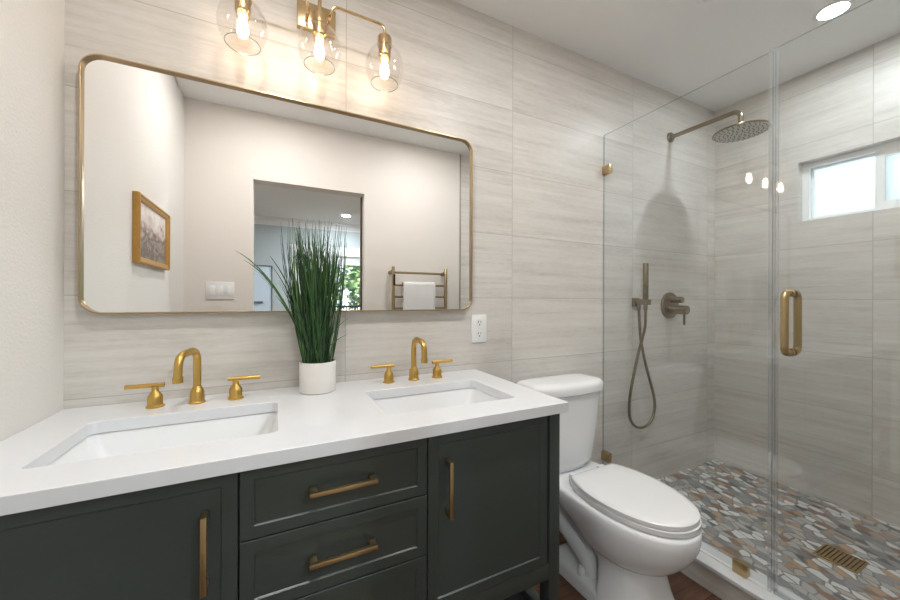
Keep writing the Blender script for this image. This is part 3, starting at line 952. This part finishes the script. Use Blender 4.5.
for s_ in (-1, 1):
    bm = BM(); box(bm, (TX + s_ * 0.085 - 0.020, -0.282, 0.398), (TX + s_ * 0.085 + 0.020, -0.252, 0.438), 0.006)
    obj('hinge', bm, M['seat_plastic'], toi)
def tank_ring(z, a, yb, yf, bow, n=56):
    out = []
    for k in range(n):
        th = 2 * PI * k / n
        cx, sy = math.cos(th), math.sin(th)
        x = a * math.copysign(abs(cx) ** (2 / 5.0), cx)
        yc = (yb + yf) / 2
        y = yc + (yb - yc) * math.copysign(abs(sy) ** (2 / 5.0), sy)
        if sy < 0: y -= bow * (1 - (x / a) ** 2) * abs(sy) ** 0.4
        out.append((TX - 0.016 + x * 1.02, y, z))
    return out
bm = BM()
loft(bm, [tank_ring(0.398, 0.14, -0.05, -0.155, 0.03), tank_ring(0.415, 0.152, -0.045, -0.16, 0.035), tank_ring(0.426, 0.162, -0.038, -0.168, 0.036), tank_ring(0.44, 0.169, -0.034, -0.172, 0.036), tank_ring(0.60, 0.192, -0.028, -0.182, 0.036), tank_ring(0.762, 0.208, -0.024, -0.190, 0.036)])
obj('tank', bm, M['porcelain'], toi, True, 50)
bm = BM()
loft(bm, [tank_ring(0.762, 0.212, -0.020, -0.194, 0.036), tank_ring(0.765, 0.218, -0.016, -0.199, 0.036), tank_ring(0.790, 0.221, -0.015, -0.200, 0.036), tank_ring(0.803, 0.216, -0.018, -0.196, 0.036), tank_ring(0.812, 0.204, -0.028, -0.184, 0.036), tank_ring(0.816, 0.17, -0.05, -0.16, 0.03), tank_ring(0.8175, 0.10, -0.08, -0.13, 0.02)])
obj('tank_lid', bm, M['porcelain'], toi, True, 50)

# ------------------------------------------------------------------ shower enclosure
YJ = -0.763
fp = thing('shower_glass_panel', 'fixed clear shower glass panel beside the toilet, held by brass clamps', 'shower glass', (XG, -0.38, CT))
obj('glass', box(BM(), (XG - 0.005, YJ + 0.002, CT + 0.004), (XG + 0.005, -0.003, GT)), [M['glass'], M['glass_edge']], fp, False)
obj('sealant_bead', box(BM(), (XG - 0.007, YJ + 0.002, CT), (XG + 0.007, -0.003, CT + 0.005)), M['plastic'], fp, False)
def clamp(lo, hi, par):
    k = obj('clamp', box(BM(), lo, hi, 0.0015), M['pull'], par)
    k['label'] = 'small square brass clamp'
for z in (1.931, 0.320):
    clamp((XG - 0.013, -0.050, z - 0.024), (XG + 0.013, -0.001, z + 0.024), fp)
clamp((XG - 0.013, -0.690, CT), (XG + 0.013, -0.640, CT + 0.05), fp)
obj('edge_seal', box(BM(), (XG - 0.007, YJ + 0.002, CT + 0.004), (XG + 0.007, YJ + 0.012, GT - 0.002)), M['seal'], fp, False)

dr_ = thing('shower_door', 'clear glass shower door with a brass D-shaped pull handle', 'shower door', (XG, -1.12, CT))
obj('glass', box(BM(), (XG - 0.005, YF + 0.016, CT + 0.012), (XG + 0.005, YJ - 0.006, GT + 0.004)), [M['glass'], M['glass_edge']], dr_, False)
obj('edge_seal', box(BM(), (XG - 0.007, YJ - 0.014, CT + 0.012), (XG + 0.007, YJ - 0.003, GT + 0.004)), M['seal'], dr_, False)
obj('bottom_seal', box(BM(), (XG - 0.006, YF + 0.016, CT + 0.003), (XG + 0.006, YJ - 0.006, CT + 0.018)), M['seal'], dr_, False)
hy = -0.815
bm = BM()
for s_ in (-1, 1):
    xs = XG + s_ * 0.005
    xo = XG + s_ * 0.050
    tube(bm, bend_path([(xs, hy, 1.226), (xo, hy, 1.226), (xo, hy, 1.012), (xs, hy, 1.012)], 0.032, 8), 0.0115, 18)
    for z in (1.226, 1.012):
        lathe(bm, [(0.0145, 0), (0.0145, 0.010), (0.0115, 0.011)], (xs, hy, z), (s_, 0, 0), 20)
hd = obj('pull_handle', bm, M['pull'], dr_)
hd['label'] = 'brass D-shaped pull on both faces of the door'
for z in (0.40, 1.85):
    bm = BM(); box(bm, (XG - 0.012, YF + 0.011, z - 0.045), (XG + 0.012, YF + 0.075, z + 0.045), 0.002)
    obj('hinge', bm, M['pull'], dr_)

for par in (fp, dr_):
    for ch in par.children:
        if ch.name.startswith('glass'):
            for f in ch.data.polygons:
                f.material_index = 0 if abs(f.normal.x) > 0.9 else 1

# rain shower head
SX = 2.824
sh = thing('rain_shower_head', 'round bronze rain shower head on a long wall arm', 'shower head', (SX, 0, 2.24))
obj('flange', lathe(BM(), [(0.032, 0.0), (0.032, 0.008), (0.028, 0.013), (0.013, 0.015)], (SX, 0, 2.247), (0, -1, 0)), M['bronze'], sh)
HY = -0.385
obj('arm', tube(BM(), bend_path([(SX, -0.004, 2.247), (SX, HY, 2.240), (SX, HY, 2.150)], 0.05, 10), 0.0125, 18), M['bronze'], sh)
hd = obj('head', lathe(BM(), [(0.0125, 0.055), (0.016, 0.05), (0.016, 0.022), (0.03, 0.014), (0.09, 0.010), (0.120, 0.008), (0.125, 0.005), (0.125, -0.001), (0.122, -0.003), (0.001, -0.003)], (SX, HY, 2.118), seg=64), M['bronze'], sh)
fc = obj('nozzle_face', lathe(BM(), [(0.121, -0.0028), (0.120, -0.0040), (0.001, -0.0040)], (SX, HY, 2.118), seg=64), M['nozzle_face'], hd)
fc['label'] = 'pale grey nozzle face'
bm = BM()
for ring_i in range(1, 7):
    for k in range(ring_i * 5):
        a = 2 * PI * k / (ring_i * 5) + ring_i * 0.3
        r = ring_i * 0.0188
        lathe(bm, [(0.0034, 0), (0.0026, -0.003)], (SX + r * math.cos(a), HY + r * math.sin(a), 2.1142), seg=6)
nz = obj('nozzles', bm, M['slot'], hd, False)

# hand shower
HX = 2.487
hs = thing('hand_shower', 'bronze hand shower wand on a wall bracket with a looped hose', 'hand shower', (HX, 0, 1.2))
bm = BM()
box(bm, (HX - 0.026, -0.014, 1.160), (HX + 0.026, 0, 1.212), 0.002)
box(bm, (HX - 0.017, -0.094, 1.172), (HX + 0.017, -0.010, 1.204), 0.002)
obj('bracket', bm, M['bronze'], hs)
obj('wand', lathe(BM(), [(0.013, 0.0), (0.0155, 0.006), (0.0155, 0.205), (0.0145, 0.211), (0.001, 0.212)], (HX, -0.070, 1.2045), seg=24), M['bronze'], hs)
def hz_(a): return a
bm = BM()
tube(bm, smooth_path([(HX, -0.070, 1.172), (HX, -0.070, 1.11), (HX + 0.004, -0.062, 1.03), (HX - 0.022, -0.04, 0.88), (HX - 0.080, -0.034, 0.66), (HX - 0.088, -0.034, 0.53), (HX - 0.045, -0.034, 0.462), (HX + 0.03, -0.034, 0.440), (HX + 0.10, -0.034, 0.462), (HX + 0.138, -0.034, 0.53),
                      (HX + 0.130, -0.034, 0.62), (HX + 0.065, -0.03, 0.80), (HX + 0.022, -0.028, 0.95), (HX + 0.006, -0.027, 1.08), (HX, -0.026, 1.172)], 8), 0.0078, 12)
obj('hose', bm, M['bronze'], hs)
for y in (-0.070, -0.026):
    obj('hose_nut', lathe(BM(), [(0.010, 0), (0.0115, 0.004), (0.0115, 0.030), (0.010, 0.032)], (HX, y, 1.141), seg=16), M['bronze'], hs)

# mixer valve
VX, VZ = 2.818, 1.166
va_ = thing('shower_valve', 'round bronze shower mixer plate with two knobs right of the hand shower', 'shower valve', (VX, 0, VZ))
obj('plate', lathe(BM(), [(0.085, 0), (0.085, 0.009), (0.082, 0.013), (0.001, 0.013)], (VX, 0, VZ), (0, -1, 0), 48), M['bronze'], va_)
obj('diverter_knob', lathe(BM(), [(0.024, 0.012), (0.024, 0.016), (0.019, 0.018), (0.019, 0.082), (0.0175, 0.084), (0.001, 0.084)], (VX + 0.004, 0, VZ + 0.036), (0, -1, 0)), M['bronze'], va_)
kb = obj('control_knob', lathe(BM(), [(0.032, 0.012), (0.032, 0.02), (0.028, 0.022), (0.028, 0.112), (0.026, 0.114), (0.001, 0.114)], (VX + 0.002, 0, VZ - 0.026), (0, -1, 0)), M['bronze'], va_)
obj('lever', tube(BM(), [(VX + 0.002, -0.094, VZ - 0.05), (VX + 0.002, -0.094, VZ - 0.118), (VX + 0.002, -0.094, VZ - 0.120)], [0.0065, 0.0065, 0.005], 12), M['bronze'], kb)

# linear floor drain
t = thing('floor_drain', 'rectangular brass slotted drain set in the pebble shower floor', 'drain', (2.770, -0.784, SF))
bm = BM()
dx, dy = 0.066, 0.068
ang = 0.0
loft(bm, [[(2.770 + x, -0.784 + y, SF + z) for x, y in rrect(-w, w, -v, v, 0.002, 2)] for w, v, z in ((dx, dy, 0), (dx, dy, 0.004), (dx - 0.008, dy - 0.008, 0.004), (dx - 0.008, dy - 0.008, 0), (dx, dy, 0))], False, False)
bmesh.ops.remove_doubles(bm, verts=bm.verts[:], dist=1e-6)
obj('drain_frame', bm, M['pull'], t, False)
bm = BM()
for i in range(9):
    y = -0.784 - dy + 0.016 + i * (2 * dy - 0.032) / 8
    box(bm, (2.770 - dx + 0.006, y - 0.0048, SF), (2.770 + dx - 0.006, y + 0.0048, SF + 0.0035))
obj('grate', bm, M['pull'], t, False)
obj('drain_pan', box(BM(), (2.770 - dx + 0.002, -0.784 - dy + 0.002, SF - 0.004), (2.770 + dx - 0.002, -0.784 + dy - 0.002, SF + 0.0008)), M['slot'], t, False)

# ------------------------------------------------------------------ things on the opposite and left walls (seen in the mirror)
sx, sz = 0.204, 1.257
t = thing('light_switch', 'white three-rocker light switch plate beside the doorway, seen in the mirror', 'light switch', (sx, YF, sz))
obj('switch_plate', box(BM(), (sx - 0.083, YF, sz - 0.060), (sx + 0.083, YF + 0.006, sz + 0.060), 0.002), M['plastic'], t)
for k in (-1, 0, 1):
    obj('rocker', box(BM(), (sx + k * 0.046 - 0.0165, YF + 0.005, sz - 0.033), (sx + k * 0.046 + 0.0165, YF + 0.010, sz + 0.033), 0.0015), M['white_trim'], t)

wx0, wx1 = 1.410, 1.886
t = thing('towel_warmer', 'brass ladder towel warmer on the wall opposite the mirror', 'towel warmer', ((wx0 + wx1) / 2, YF, 0.75))
ty = YF + 0.075
for x in (wx0, wx1):
    obj('post', tube(BM(), [(x, ty, 0.70), (x, ty, 0.702), (x, ty, 1.468), (x, ty, 1.470)], [0.012, 0.0135, 0.0135, 0.012], 16), M['warmer'], t)
    for z in (1.425, 0.76):
        obj('wall_mount', lathe(BM(), [(0.016, 0), (0.016, 0.05), (0.019, 0.052), (0.019, 0.075)], (x + (-0.006 if x == wx0 else -0.006), YF, z), (0, 1, 0), 20), M['warmer'], t)
for z in (1.422, 1.319, 1.223, 1.125, 1.03, 0.935, 0.84):
    obj('rail', tube(BM(), [(wx0, ty, z), (wx1, ty, z)], 0.0095, 14), M['warmer'], t)
cb = obj('controller', box(BM(), (wx0 - 0.006, ty + 0.010, 1.315), (wx0 + 0.012, ty + 0.022, 1.405), 0.003), M['black'], t)
cb['label'] = 'black control strip on the post'

bm = BM()   # folded towel over the second rail
tx0, tx1 = 1.488, 1.775
prof = []
zr_ = 1.319
for i in range(12): prof.append((ty - 0.019 - 0.002 * math.sin(i * 0.9), 1.02 + (zr_ - 1.02) * i / 11))
for i in range(1, 12):
    a = PI - PI * i / 12
    prof.append((ty + 0.019 * math.cos(a) + 0.004 * (i / 12), zr_ + 0.022 * math.sin(a)))
for i in range(14): prof.append((ty + 0.022 + 0.003 * math.sin(i * 0.7), zr_ - (zr_ - 0.93) * i / 13))
nx = 14
grid = []
for i in range(nx + 1):
    x = tx0 + (tx1 - tx0) * i / nx
    w_ = 0.0018 * math.sin(i * 1.3)
    grid.append([bm.verts.new((x, y + w_, z)) for y, z in prof])
for a_, b_ in zip(grid, grid[1:]):
    for k in range(len(prof) - 1):
        bm.faces.new((a_[k], a_[k + 1], b_[k + 1], b_[k]))
tw = obj('hanging_towel', bm, M['towel'], None, True, 80, loc=(1.63, ty, 0.95))
tag(tw, 'white folded towel hanging on the brass towel warmer', 'towel')
so = tw.modifiers.new('thick', 'SOLIDIFY'); so.thickness = 0.007; so.offset = 1.0

# picture on the left wall
pyc, pzc, pw, ph = -0.815, 1.506, 0.48, 0.305
t = thing('framed_painting', 'small misty landscape painting in a gilded frame, seen in the mirror on the left wall', 'picture', (0, pyc, pzc))
def pr(i, x): return [(x, pyc - pw / 2 + i, pzc - ph / 2 + i), (x, pyc + pw / 2 - i, pzc - ph / 2 + i), (x, pyc + pw / 2 - i, pzc + ph / 2 - i), (x, pyc - pw / 2 + i, pzc + ph / 2 - i)]
bm = BM()
loft(bm, [pr(0, 0.0), pr(0, 0.020), pr(0.004, 0.026), pr(0.010, 0.026), pr(0.013, 0.021), pr(0.026, 0.018), pr(0.029, 0.014), pr(0.031, 0.008), pr(0.031, 0.0), pr(0, 0.0)], False, False)
bmesh.ops.remove_doubles(bm, verts=bm.verts[:], dist=1e-6)
obj('picture_frame', bm, M['gilt'], t, False)
obj('canvas', box(BM(), (0.001, pyc - pw / 2 + 0.030, pzc - ph / 2 + 0.030), (0.010, pyc + pw / 2 - 0.030, pzc + ph / 2 - 0.030)), M['painting'], t, False)
